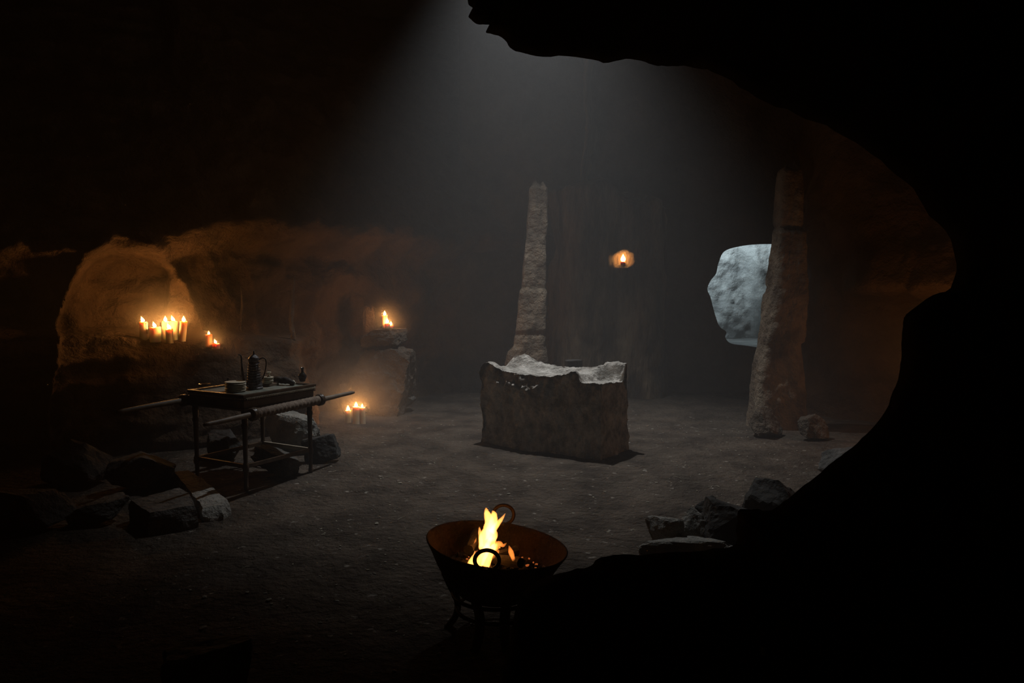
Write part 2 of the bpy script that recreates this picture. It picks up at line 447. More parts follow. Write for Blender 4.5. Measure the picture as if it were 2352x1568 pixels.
# ------------------------------------------------------------------ near rock mouth (black silhouette)
def build_near_rock():
    curve = [(1010, -420, 2.7), (1040, -200, 2.7), (1066, -60, 2.7), (1072, 5, 2.7), (1088, 22, 2.7), (1076, 38, 2.7), (1096, 52, 2.7), (1130, 56, 2.7), (1118, 76, 2.7), (1148, 88, 2.7),
             (1180, 112, 2.7), (1230, 128, 2.7), (1320, 132, 2.7), (1400, 142, 2.7), (1460, 138, 2.7), (1510, 152, 2.7), (1570, 152, 2.7), (1640, 170, 2.6),
             (1740, 222, 2.6), (1850, 270, 2.6), (1960, 325, 2.5), (2060, 400, 2.5), (2140, 490, 2.4), (2195, 590, 2.4), (2180, 660, 2.4), (2110, 695, 2.4),
             (2075, 740, 2.4), (2068, 800, 2.4), (2062, 860, 2.4), (2040, 930, 2.4), (1990, 1000, 2.4), (1940, 1040, 2.4), (1890, 1075, 2.4), (1840, 1120, 2.4), (1795, 1155, 2.4), (1765, 1168, 2.4),
             (1700, 1172, 2.4), (1692, 1200, 2.4), (1688, 1246, 2.4), (1640, 1258, 2.4), (1540, 1268, 2.4), (1470, 1272, 2.4), (1380, 1280, 2.4), (1362, 1296, 2.4), (1335, 1306, 2.4), (1280, 1316, 2.4),
             (1225, 1338, 2.4), (1196, 1370, 2.35), (1182, 1410, 2.3), (1168, 1470, 2.25), (1150, 1540, 2.2), (1140, 1640, 2.2), (1120, 1800, 2.1), (1100, 2100, 2.0)]
    P = [PY(a, b, d) for a, b, d in curve]
    P = spline(P, 5); n = len(P)
    ctr = PY(700, 620, 2.4)
    nor = []
    for i in range(n):
        t = P[min(i + 6, n - 1)] - P[max(i - 6, 0)]
        v = Vector((t.z, 0, -t.x))
        if v.dot(P[i] - ctr) < 0: v = -v
        rad = Vector((P[i].x - ctr.x, 0, P[i].z - ctr.z)).normalized()
        nor.append((v.normalized() + rad * 0.9).normalized())
    prof = [(3.6, 1.0), (2.2, 0.95), (1.2, 0.8), (0.7, 0.55), (0.40, 0.32), (0.18, 0.15), (0.05, 0.05), (0.0, 0.0), (0.03, -0.06), (0.10, -0.16), (0.25, -0.32), (0.5, -0.5), (0.9, -0.7), (1.6, -0.9), (2.6, -1.0), (3.8, -1.1)]
    V = []; F = []; K = len(prof)
    for i in range(n):
        for o, dy in prof:
            p = P[i] + nor[i] * o + Vector((0, dy, 0))
            k = min(1, o * 1.2)
            p = p + Vector((fr(p.x * 14, p.y * 14, p.z * 14, 3), 0, fr(p.x * 14 + 5, p.y * 14, p.z * 14, 3))) * .010
            p = p + Vector((fr(p.x * 2, p.y * 2, p.z * 2, 3), fr(p.x * 2 + 9, p.y * 2, p.z * 2, 3), fr(p.x * 2, p.y * 2 + 9, p.z * 2, 3))) * 0.09 * k
            V.append(p)
    for i in range(n - 1):
        for k in range(K - 1):
            a = i * K + k; F.append((a, a + 1, a + K + 1, a + K))
    F.append(tuple(range(K))); F.append(tuple((n - 1) * K + k for k in range(K)))
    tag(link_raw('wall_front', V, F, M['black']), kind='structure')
build_near_rock()

# ------------------------------------------------------------------ loose rocks
def rock_bm(dims, seed, sub=4, nplanes=12, boxy=1.0, rough=0.03, flat_top=None):
    rd = random.Random(seed)
    pl = [(Vector((1, 0, 0)), 1), (Vector((-1, 0, 0)), 1), (Vector((0, 1, 0)), 1), (Vector((0, -1, 0)), 1), (Vector((0, 0, 1)), 1), (Vector((0, 0, -1)), 1)]
    for _ in range(nplanes):
        v = Vector((rd.gauss(0, 1), rd.gauss(0, 1), rd.gauss(0, 0.8))).normalized()
        if flat_top and v.z > 0.45: v.z *= 0.3; v.normalize()
        pl.append((v, rd.uniform(0.70, 1.12) * boxy))
    bm = bmesh.new(); bmesh.ops.create_icosphere(bm, subdivisions=sub, radius=1)
    for v in bm.verts:
        d = v.co.normalized()
        r = min(dd / max(d.dot(nn), 1e-3) for nn, dd in pl)
        r = min(r, 1.5)
        r *= 1 + rough * 2.2 * fr(d.x * 1.6 + seed, d.y * 1.6, d.z * 1.6, 3) + rough * fr(d.x * 6 + seed, d.y * 6, d.z * 6, 3)
        v.co = Vector((d.x * r * dims[0] / 2, d.y * r * dims[1] / 2, d.z * r * dims[2] / 2))
    return bm
def rock(name, px0, py0, px1, py1, m, label, cat='rock', seed=1, dk=0.8, rz=0.0, tilt=(0, 0), group=None, y=None, sink=0.12, boxy=1.0, flat_top=None, nplanes=12, sub=4, rough=0.03):
    """a rock that fills about this box of the photo and stands on the ground"""
    cxp = (px0 + px1) / 2
    base = PZ(cxp, py1, 0)
    yb = y if y else base.y
    Wd = PY(px1, py1, yb).x - PY(px0, py1, yb).x
    dep = Wd * dk
    yc = yb + dep * 0.42
    top = PY(cxp, py0, yc).z; zb = fz(PY(cxp, py1, yc).x, yc)
    H = max(top - zb, 0.05)
    bm = rock_bm((Wd, dep, H * (1 + sink)), seed, sub, nplanes, boxy, rough, flat_top)
    rq = random.Random(seed * 7)
    if name == 'boulder' and tilt == (0, 0): tilt = (rq.uniform(-.6, .6), rq.uniform(-.6, .6)); rz = rq.uniform(-.8, .8)
    Rm = Matrix.Rotation(rz, 4, 'Z') @ Matrix.Rotation(tilt[0], 4, 'X') @ Matrix.Rotation(tilt[1], 4, 'Y')
    bmesh.ops.transform(bm, matrix=Rm, verts=bm.verts[:])
    zs = [v.co.z for v in bm.verts]; lo, hi = min(zs), max(zs)
    xs = [v.co.x for v in bm.verts]; kx = Wd / (max(xs) - min(xs))
    for v in bm.verts:
        v.co.z = (v.co.z - lo) / (hi - lo) * H * (1 + sink) - H * sink
        v.co.x *= kx
    cx = PY(cxp, py1, yc).x
    o = link(name, bm, M[m], None, False, Vector((cx, yc, zb)))
    return tag(o, label, cat, group)

# outcrop that carries the far candles, with rubble at its foot
rock('rock_outcrop', 800, 792, 962, 916, 'rock', 'tall rough rock outcrop below the capstone with three candles', 'rock', 11, 0.55, y=10.25, nplanes=9, sub=5, rough=0.06)
def capstone():
    c = PY(884, 775, 10.55); zt = PY(885, 755, 10.5).z; zb = PY(884, 800, 10.5).z
    bm = rock_bm((.56, .46, 1), 19, 5, 7, 1.0, .05, 1)
    for v in bm.verts: v.co.z = zb - .04 + (zt - zb + .04) * (min(v.co.z, .40) + .5) / .9 - .10 * sstep(-.08, -.30, v.co.x) * (1 if v.co.z > 0 else 0)
    o = link('capstone', bm, M['rock'], None, False, Vector((c.x, 10.55, 0)))
    tag(o, 'rough capstone on top of the outcrop, under three small candles', 'rock')
capstone()
rock('rock_slab', 832, 702, 868, 752, 'clay', 'upright curved rock slab beside the candles on top of the outcrop', 'rock', 12, 0.4, y=10.62, sub=4)
rock('boulder', 772, 876, 838, 948, 'rock', 'reddish boulder just behind the floor candles', 'rock', 13, 0.7)
rock('boulder', 836, 876, 906, 940, 'rock', 'jagged boulder to the right of the floor candles', 'rock', 14, 0.7)
rock('boulder', 868, 882, 966, 944, 'stone', 'low rounded grey boulder at the foot of the outcrop', 'rock', 15, 0.7, rough=0.02, boxy=0.8)
# under and around the table
rock('boulder', 600, 946, 742, 1040, 'stone_pale', 'large pale angular boulder lying behind the table legs', 'rock', 23, 0.6, nplanes=8)
rock('boulder', 578, 1022, 700, 1092, 'stone', 'low rough rock on the floor beneath the table', 'rock', 22, 0.6, rough=0.05)
rock('stone_slab', 690, 996, 782, 1062, 'stone_dark', 'dark slab propped up beside the right table leg', 'rock', 27, 0.45, tilt=(0, -0.25), flat_top=1, nplanes=5)
def poly_slab(name, pts, z0, z1, m, label, seed, sub=9, amp=.012):
    """a flat-topped slab whose top corners stand at these heights"""
    P = [PZ(a, b, lerp(z0, z1, i / (len(pts) - 1)) if z0 != z1 else z0) for i, (a, b) in enumerate(pts)]
    c = sum(P, Vector()) / len(P); c0 = Vector((c.x, c.y, fz(c.x, c.y)))
    N = len(P) * sub; V = []; F = []
    out = []
    for i in range(len(P)):
        for k in range(sub): out.append(P[i].lerp(P[(i + 1) % len(P)], k / sub))
    def dis(p, k): return p + Vector((fr(p.x * 7 + seed, p.y * 7, p.z * 7, 3), fr(p.x * 7, p.y * 7 + seed, p.z * 7, 3), .5 * fr(p.x * 9, p.y * 9, p.z * 9 + seed, 3))) * amp * k
    for k in (0.0, .3, .6, .85, .97): V += [dis(c.lerp(p, k), 1) for p in out] if k else [c]
    nr = 4
    for k in range(1, 9):
        t = k / 8; V += [dis(Vector((lerp(c.x, p.x, 1 + .10 * math.sin(t * 2.2)), lerp(c.y, p.y, 1 + .10 * math.sin(t * 2.2)), lerp(p.z - .01, c0.z - .03, t))), 1.6) for p in out]; nr += 1
    for i in range(N): F.append((0, 1 + i, 1 + (i + 1) % N))
    for r in range(nr - 1):
        for i in range(N):
            a = 1 + r * N + i; b = 1 + r * N + (i + 1) % N; F.append((a, b, b + N, a + N))
    F.append(tuple(1 + (nr - 1) * N + i for i in range(N)))
    o = link_raw(name, [v - c0 for v in V], F, M[m], None, False, c0)
    return tag(o, label, 'rock')
poly_slab('stone_slab', [(397, 1082), (432, 1079), (470, 1102), (500, 1128), (522, 1148), (508, 1160), (466, 1166), (440, 1134)], .10, .08, 'stone_pale', 'long narrow pale-topped slab lying before the table', 3)
poly_slab('stone_block', [(301, 1150), (360, 1132), (413, 1120), (436, 1132), (448, 1160), (344, 1178)], .15, .14, 'stone', 'squared grey block at the left, next to the long slab', 7)
rock('boulder', 168, 1146, 296, 1208, 'stone', 'small low stone between the squared block and the leftmost boulder', 'rock', 26, 0.6)
rock('boulder', -30, 1118, 168, 1226, 'stone', 'wide smooth boulder at the far left edge', 'rock', 28, 0.6, boxy=0.85)
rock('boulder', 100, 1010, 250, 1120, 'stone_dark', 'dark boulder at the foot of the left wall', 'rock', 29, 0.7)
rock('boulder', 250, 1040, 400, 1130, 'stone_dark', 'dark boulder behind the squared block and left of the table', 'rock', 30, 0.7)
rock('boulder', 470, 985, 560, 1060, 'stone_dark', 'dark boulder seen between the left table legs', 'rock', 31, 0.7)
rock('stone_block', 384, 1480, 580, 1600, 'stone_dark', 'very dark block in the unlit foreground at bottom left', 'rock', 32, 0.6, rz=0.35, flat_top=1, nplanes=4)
# pile at the right; its pale stones are coloured so in place of light
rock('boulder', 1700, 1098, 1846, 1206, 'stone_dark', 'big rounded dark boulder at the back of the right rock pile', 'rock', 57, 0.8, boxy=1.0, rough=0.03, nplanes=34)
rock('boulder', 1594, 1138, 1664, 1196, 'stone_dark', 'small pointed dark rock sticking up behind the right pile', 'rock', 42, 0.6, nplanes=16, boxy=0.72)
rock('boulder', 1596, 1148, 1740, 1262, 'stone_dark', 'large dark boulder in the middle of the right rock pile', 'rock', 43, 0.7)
rock('boulder', 1546, 1168, 1626, 1250, 'stone_pale', 'broken rock, made pale for light, between the angular one and the large dark boulder', 'rock', 44, 0.5)
rock('boulder', 1488, 1186, 1572, 1262, 'stone_pale', 'angular rock, pale to stand for light on its face, at the left end of the right pile', 'rock', 45, 0.6)
rock('stone_slab', 1470, 1236, 1720, 1286, 'stone_pale', 'long low slab, made pale for light, in front of the right rock pile', 'rock', 46, 0.3, flat_top=1)
rock('boulder', 1880, 1026, 2010, 1090, 'stone', 'grey rock half hidden by the near dark rock edge at right', 'rock', 47, 0.7)
rock('boulder', 1715, 930, 1800, 1000, 'rock', 'rough rubble stone at the left foot of the right pillar', 'rock', 48, 0.7)
rock('boulder', 1830, 950, 1900, 1010, 'rock', 'rubble stone at the right foot of the right pillar', 'rock', 49, 0.7)
# dark post stone behind the altar
def standing_slab():
    c = PY(1317, 838, 9.9); zt = PY(1317, 818, 9.9).z
    bm = bmesh.new(); add_box(bm, (0, 0, zt / 2), (0.20, 0.10, zt), 0.35, 0.01)
    bmesh.ops.subdivide_edges(bm, edges=bm.edges[:], cuts=2, use_grid_fill=True)
    for v in bm.verts:
        v.co += Vector((1, 1, 1)) * 0.006 * fr(v.co.x * 9, v.co.y * 9, v.co.z * 6, 2)
    o = link('stone_post', bm, M['stone_dark'], None, False, Vector((c.x, 9.9, fz(c.x, 9.9) - 0.01)))
    tag(o, 'dark squared stone post peeking up behind the altar', 'stone post')
standing_slab()
from mathutils.bvhtree import BVHTree
_w = bpy.data.objects['wall_left'].data
WB = BVHTree.FromPolygons([v.co for v in _w.vertices], [tuple(p.vertices) for p in _w.polygons])
def rib(pts, wpx, label):
    P = []
    for a, b in pts:
        h = WB.ray_cast(EYE, ray(a, b).normalized())[0]
        P.append(h if h else PY(a, b, 9.8))
    ym = sorted(p.y for p in P)[1] + .02; P = [PY(a, b, ym) for a, b in pts]
    P = spline(P, 10); n = len(P); r = wpx / FPX * ym / 2
    bm = bmesh.new(); add_tube(bm, P, [r * (.35 + .65 * sstep(0, .5, i / n)) for i in range(n)], 10, twist=lambda i, a: 1 + .5 * fr(math.cos(a), math.sin(a), i * .25 + wpx, 3))
    tag(link('rock_rib', bm, M['rock']), label, 'rock')
rib([(677, 636), (672, 680), (669, 730), (673, 780), (675, 835)], 11, 'thin pale upright rib of rock on the wall right of the pot')
rib([(553, 655), (556, 700), (553, 760), (558, 820)], 7, 'faint thin rib of rock on the wall just above the pot')

# ------------------------------------------------------------------ altar
def build_altar():
    FL = PZ(1103, 1015, 0); FR = PZ(1381, 1054, 0)
    u = (FR - FL); Lf = u.length; u.normalize(); v = Vector((-u.y, u.x, 0)); D = 0.60
    def prof(pts, o0):
        out = []
        for px, py in pts:
            r = ray(px, py); k = (o0 - EYE).dot(v) / r.dot(v); q = EYE + r * k
            out.append(((q - FL).dot(u) / Lf, q.z))
        return sorted(out)
    f_ = prof([(1103, 845), (1110, 837), (1120, 835), (1132, 841), (1155, 853), (1182, 857), (1232, 864), (1261, 864), (1290, 861), (1312, 854), (1328, 852), (1351, 851), (1366, 853), (1370, 866), (1374, 877), (1381, 881)], FL)
    k_ = prof([(1153, 839), (1174, 837), (1180, 825), (1185, 819), (1194, 816), (1209, 813), (1219, 818), (1232, 826), (1251, 833), (1270, 837), (1309, 842), (1328, 843), (1347, 842), (1370, 841), (1385, 835), (1397, 832), (1423, 830), (1433, 833)], FL + v * D)
    zm = sum(z for a, z in f_) / len(f_)
    def top(a, b):
        f = interp(f_, a); k = interp(k_, a)
        md = lerp(lerp(f + .02, min(f, .80) - .01, sstep(.08, .35, b)), min(f, k, .80) - .02, sstep(.05, .14, a))
        if a > .78:
            g = sstep(.78, .84, a)
            md = lerp(md, lerp(.735, .70, b), g) if b < .84 else lerp(md, lerp(.70, k, sstep(.84, .90, b)), g)
            return lerp(lerp(f, md, sstep(0, .35, b)) if b < .5 else lerp(md, k, sstep(.5, 1, b)), md, g)
        if b < .5: return lerp(f, md, sstep(0, .45, b))
        return lerp(md, k, sstep(.68, 1, b))
    nu, nv, nz = 130, 60, 70
    V = []; idx = {}; F = []
    def vert(i, j, k):
        key = (i, j, k)
        if key in idx: return idx[key]
        a = i / nu; b = j / nv; t = k / nz
        T = top(a, b) - .06 * math.exp(-(a / .025) ** 2) + .02 * math.exp(-((a - .07) / .05) ** 2 - ((b - .25) / .25) ** 2)
        z = T * t - 0.04 * (1 - t)
        p = FL + u * (a * Lf) + v * (b * D); p = Vector((p.x, p.y, z))
        out = Vector((0, 0, 0))
        if i == 0: out -= u
        if i == nu: out += u
        if j == 0: out -= v
        if j == nv: out += v
        n = 0.030 * fr(p.x * 3, p.y * 3, p.z * 3, 4) + 0.018 * fr(p.x * 11, p.y * 11, p.z * 11, 4) - 0.012
        if j == 0: n += 0.030 * math.exp(-((a - .33) / .2) ** 2 - ((t - .84) / .09) ** 2) * (1 + 1.6 * fr(p.x * 26, 1, p.z * 26, 4))
        if out.length > 0:
            out.normalize()
            p = p + out * (n + 0.012 * sstep(.35, 0.0, t) - 0.008)
            # crumbled upper lip on the front
            if j == 0: p -= v * 0.0 - v * (0.035 * sstep(.80, .95, t) * (0.5 + fr(a * 14, t * 6, 2, 3)))
            # bite out of the right end, high up
            if i == nu or (j == 0 and a > .9):
                p -= u * 0.05 * math.exp(-((z - .74) / .04) ** 2) * sstep(.2, .9, b)
        if k == nz:
            p.z += 0.012 * fr(p.x * 9, p.y * 9, 1, 3) + 0.006 * fr(p.x * 40, p.y * 40, 1, 2)
        # flared end lips
        p -= u * 0.03 * math.exp(-(a / .05) ** 2) * sstep(.85, 1, t)
        idx[key] = len(V); V.append(p); return idx[key]
    for i in range(nu):
        for j in range(nv):
            F.append((vert(i, j, nz), vert(i + 1, j, nz), vert(i + 1, j + 1, nz), vert(i, j + 1, nz)))
            F.append((vert(i, j, 0), vert(i, j + 1, 0), vert(i + 1, j + 1, 0), vert(i + 1, j, 0)))
    for k in range(nz):
        for i in range(nu):
            F.append((vert(i, 0, k), vert(i + 1, 0, k), vert(i + 1, 0, k + 1), vert(i, 0, k + 1)))
            F.append((vert(i, nv, k), vert(i, nv, k + 1), vert(i + 1, nv, k + 1), vert(i + 1, nv, k)))
        for j in range(nv):
            F.append((vert(0, j, k), vert(0, j, k + 1), vert(0, j + 1, k + 1), vert(0, j + 1, k)))
            F.append((vert(nu, j, k), vert(nu, j + 1, k), vert(nu, j + 1, k + 1), vert(nu, j, k + 1)))
    o = link_raw('stone_altar', V, F, M['altar'])
    tag(o, 'massive rough stone altar with hollowed pale top and raised corners under the light shaft', 'altar')
build_altar()

# ------------------------------------------------------------------ candles
CH = (1.0, 0.44, 0.12)
def flame_bm(h, r, lean=(0, 0), seg=14):
    bm = bmesh.new()
    prof = [(0.02, 0), (0.55, .08), (0.9, .2), (1.0, .32), (.88, .46), (.62, .62), (.36, .78), (.16, .9), (.02, 1.0)]
    add_lathe(bm, [(a * r, b * h) for a, b in prof], seg, fn=lambda p, a: p + Vector((lean[0], lean[1], 0)) * (p.z / h) ** 1.6 * h)
    return bm
def candle(px, ytop, ybot, wpx, yd, label, group, m='wax', power=1.0,  fh=13, lean=0.0, flean=0.0, drip=1, zbase=None):
    b = PY(px, ybot, yd); t = PY(px, ytop, yd)
    if zbase is not None: b.z = zbase
    r = wpx / FPX * yd / 2; h = t.z - b.z
    sd = px * 0.37
    bm = bmesh.new()
    rim = 0.010
    prof = [(r * 1.04, 0), (r, .01), (r, h * .5), (r, h - .02), (r * .98, h - .006), (r * .90, h), (r * .78, h - .004), (r * .6, h - rim), (r * .2, h - rim - .002)]
    def wob(p, a):
        k = sstep(0, h, p.z)
        if math.hypot(p.x, p.y) > r * .7:
            p.z += 0.007 * fr(math.cos(a) * 1.3 + sd, math.sin(a) * 1.3, 0, 2) * k * 1.6
            q = 1 + 0.04 * fr(math.cos(a) * 2 + sd, math.sin(a) * 2, p.z * 12, 2)
            p.x *= q; p.y *= q
        p.x += lean * p.z
        return p
    add_lathe(bm, prof, 26, fn=wob)
    rd = random.Random(int(px))
    for _ in range(drip * 3):   # runs of wax down the side
        a = rd.uniform(0, 2 * math.pi); l = rd.uniform(.25, .8) * h
        add_tube(bm, [(math.cos(a) * r * 1.0 + lean * (h - .004 - l * s), math.sin(a) * r * 1.0, h - .004 - l * s) for s in (0, .3, .6, 1)], [r * .13, r * .10, r * .09, r * .13], 8)
    o = link('pillar_candle', bm, M[m], None, True, b)
    tag(o, label, 'candle', group)
    k = bmesh.new(); add_tube(k, [(lean * h, 0, h - rim - .004), (lean * h + .001, 0, h), (lean * h + .003, 0, h + .008)], .0016, 6)
    link('wick', k, M['wick'], o)
    H = fh / FPX * yd
    fb = flame_bm(H * 1.15, H * .34, (flean, 0))
    f = link('flame', fb, M['flame'], o, True, (lean * h, 0, h - rim + .006))
    lamp('candle_light', 'POINT', (lean * h, 0, h + H * .35), power * 2.1 * (1.45 if group and 'ledge below' in group else 1), CH, 0.012, parent=o)
    return o
G1 = 'candles on the ledge below the alcove'
yL = 8.45
candle(330.5, 739, 783, 18, yL, 'tall cream candle leftmost on the ledge under the alcove', G1, flean=-.35)
candle(357, 751, 786, 24, yL, 'thick short cream candle second from left on the ledge', G1, flean=-.3)
candle(381.5, 738, 784, 16, yL + .14, 'tall slim candle standing behind the short front one on the ledge', G1)
candle(399.5, 737, 784, 17, yL + .12, 'tall candle right behind the short front one, touching its slim neighbour', G1, flean=-.3)
candle(390, 755, 788, 16, yL - .02, 'short dark-sided candle in front of the two tall ones', G1, flean=-.3)
candle(418, 738, 784, 16, yL + .02, 'tall cream candle rightmost of the main ledge group, leaning right', G1, lean=.12)
G2 = 'pair of candles at the right end of the ledge'
candle(480.5, 768, 797, 15, yL + .05, 'rust-red candle with a small flame at the right end of the ledge', G2, 'wax_red', .7, 9)
candle(496, 788, 801, 18, yL - .02, 'very short candle stub beside the rust-red one', G2, 'wax', .7, 10, flean=-.3)
yO = 10.5; zO = PY(885, 754, yO).z
G3 = 'candles on top of the rock outcrop'
candle(884, 724, 754, 13, yO, 'tallest candle on top of the rock outcrop', G3, power=1.3, fh=11)
candle(890, 742, 755, 12, yO - .09, 'short bright candle in front of the tall one on the outcrop', G3, power=1.3, fh=11)
candle(898, 746, 755, 11, yO - .02, 'tiny candle stub at the right edge of the outcrop top', G3, power=1.0, fh=9)
G4 = 'candles on the cave floor'
for a in ((800, 942, 968, 14, 'small left candle of the three on the cave floor', 12),
          (818.5, 934, 971, 16, 'tall middle candle of the three on the cave floor', 12),
          (832.5, 935, 970, 14, 'right-hand candle of the three on the cave floor', 9)):
    yy = PZ(a[0], a[2]).y
    candle(a[0], a[1], a[2], a[3], yy, a[4], G4, power=1.3, fh=a[5], zbase=fz(PY(a[0], a[2], yy).x, yy) - .005)
candle(1431, 601, 609, 11, 11.9, 'lone candle stub burning in the small niche of the back wall', None, 'wax_red', .3, 17, drip=0)

# ------------------------------------------------------------------ carrying table
def build_table():
    A = R(60); ZT = .80
    near = PZ(559, 908, ZT)
    ua = Vector((math.cos(A), math.sin(A), 0)); ub = Vector((-ua.y, ua.x, 0))
    LA, LB = .84, .70
    ctr = near + ua * LA / 2 + ub * LB / 2; ctr.z = fz(ctr.x, ctr.y)
    t = empty('carrying_table', ctr, A)    # local x = along the poles, y = across
    z0 = -ctr.z
    tag(t, 'dark carved wooden litter table with two long rope-wrapped carrying poles', 'table')
    hx, hy = LA / 2, LB / 2
    zt = ZT + z0
    bm = bmesh.new()    # tray: stacked mouldings round a sunken board
    for (e, za, zb) in ((0.0, -.022, .0), (-.012, -.050, -.022), (-.004, -.062, -.050), (-.018, -.115, -.062), (.002, -.135, -.115)):
        for s in (-1, 1):
            add_box(bm, (0, s * (hy + e - .02), zt + (za + zb) / 2), (2 * (hx + e), .04, zb - za), 0, .003)
            add_box(bm, (s * (hx + e - .02), 0, zt + (za + zb) / 2), (.04, 2 * (hy + e) - .08, zb - za), 0, .003)
    link('tray_frame', bm, M['wood'], t, False)
    for s in (-1, 1):
        bm = bmesh.new(); n = 44
        add_box(bm, (0, s * (hy - .006), zt - .034), (2 * hx - .03, .010, .010), 0, 0)
        for i in range(n):
            add_box(bm, (-hx + .02 + (2 * hx - .04) * (i + .5) / n, s * (hy + .004), zt - .034), (.012, .018, .016), 0, .002)
        q = link('carved_frieze', bm, M['pale_wood'], t, False); q['label'] = 'row of small carved teeth along the long tray edge'
        bm = bmesh.new(); n = 30
        add_box(bm, (s * (hx - .006), 0, zt - .034), (.010, 2 * hy - .03, .010), 0, 0)
        for i in range(n):
            add_box(bm, (s * (hx + .004), -hy + .02 + (2 * hy - .04) * (i + .5) / n, zt - .034), (.016, .010, .014), 0, .002)
        q = link('carved_frieze', bm, M['pale_wood'], t, False); q['label'] = 'row of small carved teeth along the short tray edge'
    bm = bmesh.new(); add_box(bm, (0, 0, zt - .028), (2 * hx - .07, 2 * hy - .07, .02))
    link('tray_board', bm, M['wood'], t, False)
    for sx in (-1, 1):
        for sy in (-1, 1):
            bm = bmesh.new()
            prof = [(.017, .0), (.021, .03), (.017, .05), (.02, .06), (.0, 0)]
            lh = zt - .125
            P = [(.019, 0), (.022, .012), (.022, .03), (.017, .04), (.019, .15), (.026, .17), (.027, .21), (.020, .23), (.018, .24), (.021, .42), (.022, .52), (.028, .54), (.028, .56), (.022, .57), (.026, .60), (.027, lh)]
            add_lathe(bm, P, 14)
            link('leg', bm, M['wood'], t, True, (sx * (hx - .045), sy * (hy - .045), 0.0))
    for s in (-1, 1):
        bm = bmesh.new(); add_box(bm, (0, s * (hy - .045), .205), (LA - .12, .022, .034), 0, .003); link('stretcher', bm, M['wood_worn'] if s > 5 else M['wood'], t, False)
        bm = bmesh.new(); add_box(bm, (s * (hx - .045), 0, .205), (.022, LB - .12, .034), 0, .003); link('stretcher', bm, M['pale_wood'] if s > 0 else M['wood'], t, False)
    # poles
    for sy in (-1, 1):
        yy = sy * (hy + .075); zp = zt - (.145 if sy < 0 else .095)
        xa, xb = (-.95, .95) if sy < 0 else (-1.10, .62)
        n = 40; bm = bmesh.new()
        pts = []; rad = []
        for i in range(n + 1):
            x = lerp(xa, xb, i / n); pts.append((x, yy, zp + .004 * fr(x * 3, sy, 0, 2)))
            e = min(i, n - i) / n
            rad.append((.0165 + .0085 * min(1, e * 3.2)) * (1.0 if 0 < i < n else .75))
        add_tube(bm, pts, rad, 16)
        def turn(bm): bmesh.ops.rotate(bm, cent=(0, yy, 0), matrix=Matrix.Rotation(R(5.5), 3, 'Z'), verts=bm.verts[:])
        turn(bm)
        p = link('pole', bm, M['wood_worn'], t)
        bm = bmesh.new(); m = 260
        xa2, xb2 = -.43, .43
        pts = [(lerp(xa2, xb2, i / m), yy, zp) for i in range(m + 1)]
        def tw(i, a, m=m):   # helical winding of the rope
            ph = (a / (2 * math.pi) + i / m * 17) % 1.0
            ph2 = (-a / (2 * math.pi) + i / m * 17) % 1.0
            return 1 + .09 * (abs(math.sin(math.pi * ph)) + abs(math.sin(math.pi * ph2))) - .09
        add_tube(bm, pts, .039, 22, twist=tw); turn(bm)
        link('rope_wrap', bm, M['rope'], p)
        for xx in (xa2, xb2):
            bm = bmesh.new()
            pr = [(.024, -.030), (.046, -.028), (.054, -.018), (.046, -.007), (.053, .006), (.053, .018), (.044, .028), (.024, .030)]
            add_lathe(bm, pr, 22)
            bmesh.ops.rotate(bm, cent=(0, 0, 0), matrix=Matrix.Rotation(R(90), 3, 'Y'), verts=bm.verts[:])
            for v in bm.verts: v.co += Vector((xx, yy, zp))
            turn(bm); link('collar', bm, M['wood'], p)
        # bracket that ties the pole to the tray
        for xx in (-.33, .33):
            bm = bmesh.new(); add_box(bm, (xx, sy * (hy + .02), zp + .02), (.03, .06, .03), 0, .004)
            link('bracket', bm, M['wood'], t, False)
    return t, ctr, A, hx, hy, zt
T, TC, TA, HX, HY, TZ = build_table()
ZB = TC.z + TZ - .018      # surface of the tray board
def tray_pt(px, py, z): 
    return PZ(px, py, z)
# cloth lying on the board
def cloth():
    c = Vector((TC.x, TC.y, ZB)); V = []; F = []; n = 44
    for k in (0, 1):
        for j in range(n + 1):
            for i in range(n + 1):
                x = (i / n - .5) * 2 * (HX - .05); y = (j / n - .5) * 2 * (HY - .05)
                V.append((x, y, .0005 + (.004 + .003 * fr(x * 14, y * 14, 0, 3) if k else 0)))
    W = n + 1
    for k in (0, 1):
        for j in range(n):
            for i in range(n):
                a = k * W * W + j * W + i; F.append((a, a + 1, a + W + 1, a + W))
    o = link_raw('table_cloth', V, F, M['panel'], None, True, c); o.rotation_euler = (0, 0, TA)
    tag(o, 'thin grey-green cloth lying flat in the tray of the litter table', 'cloth')
cloth()
ZC = ZB + .005
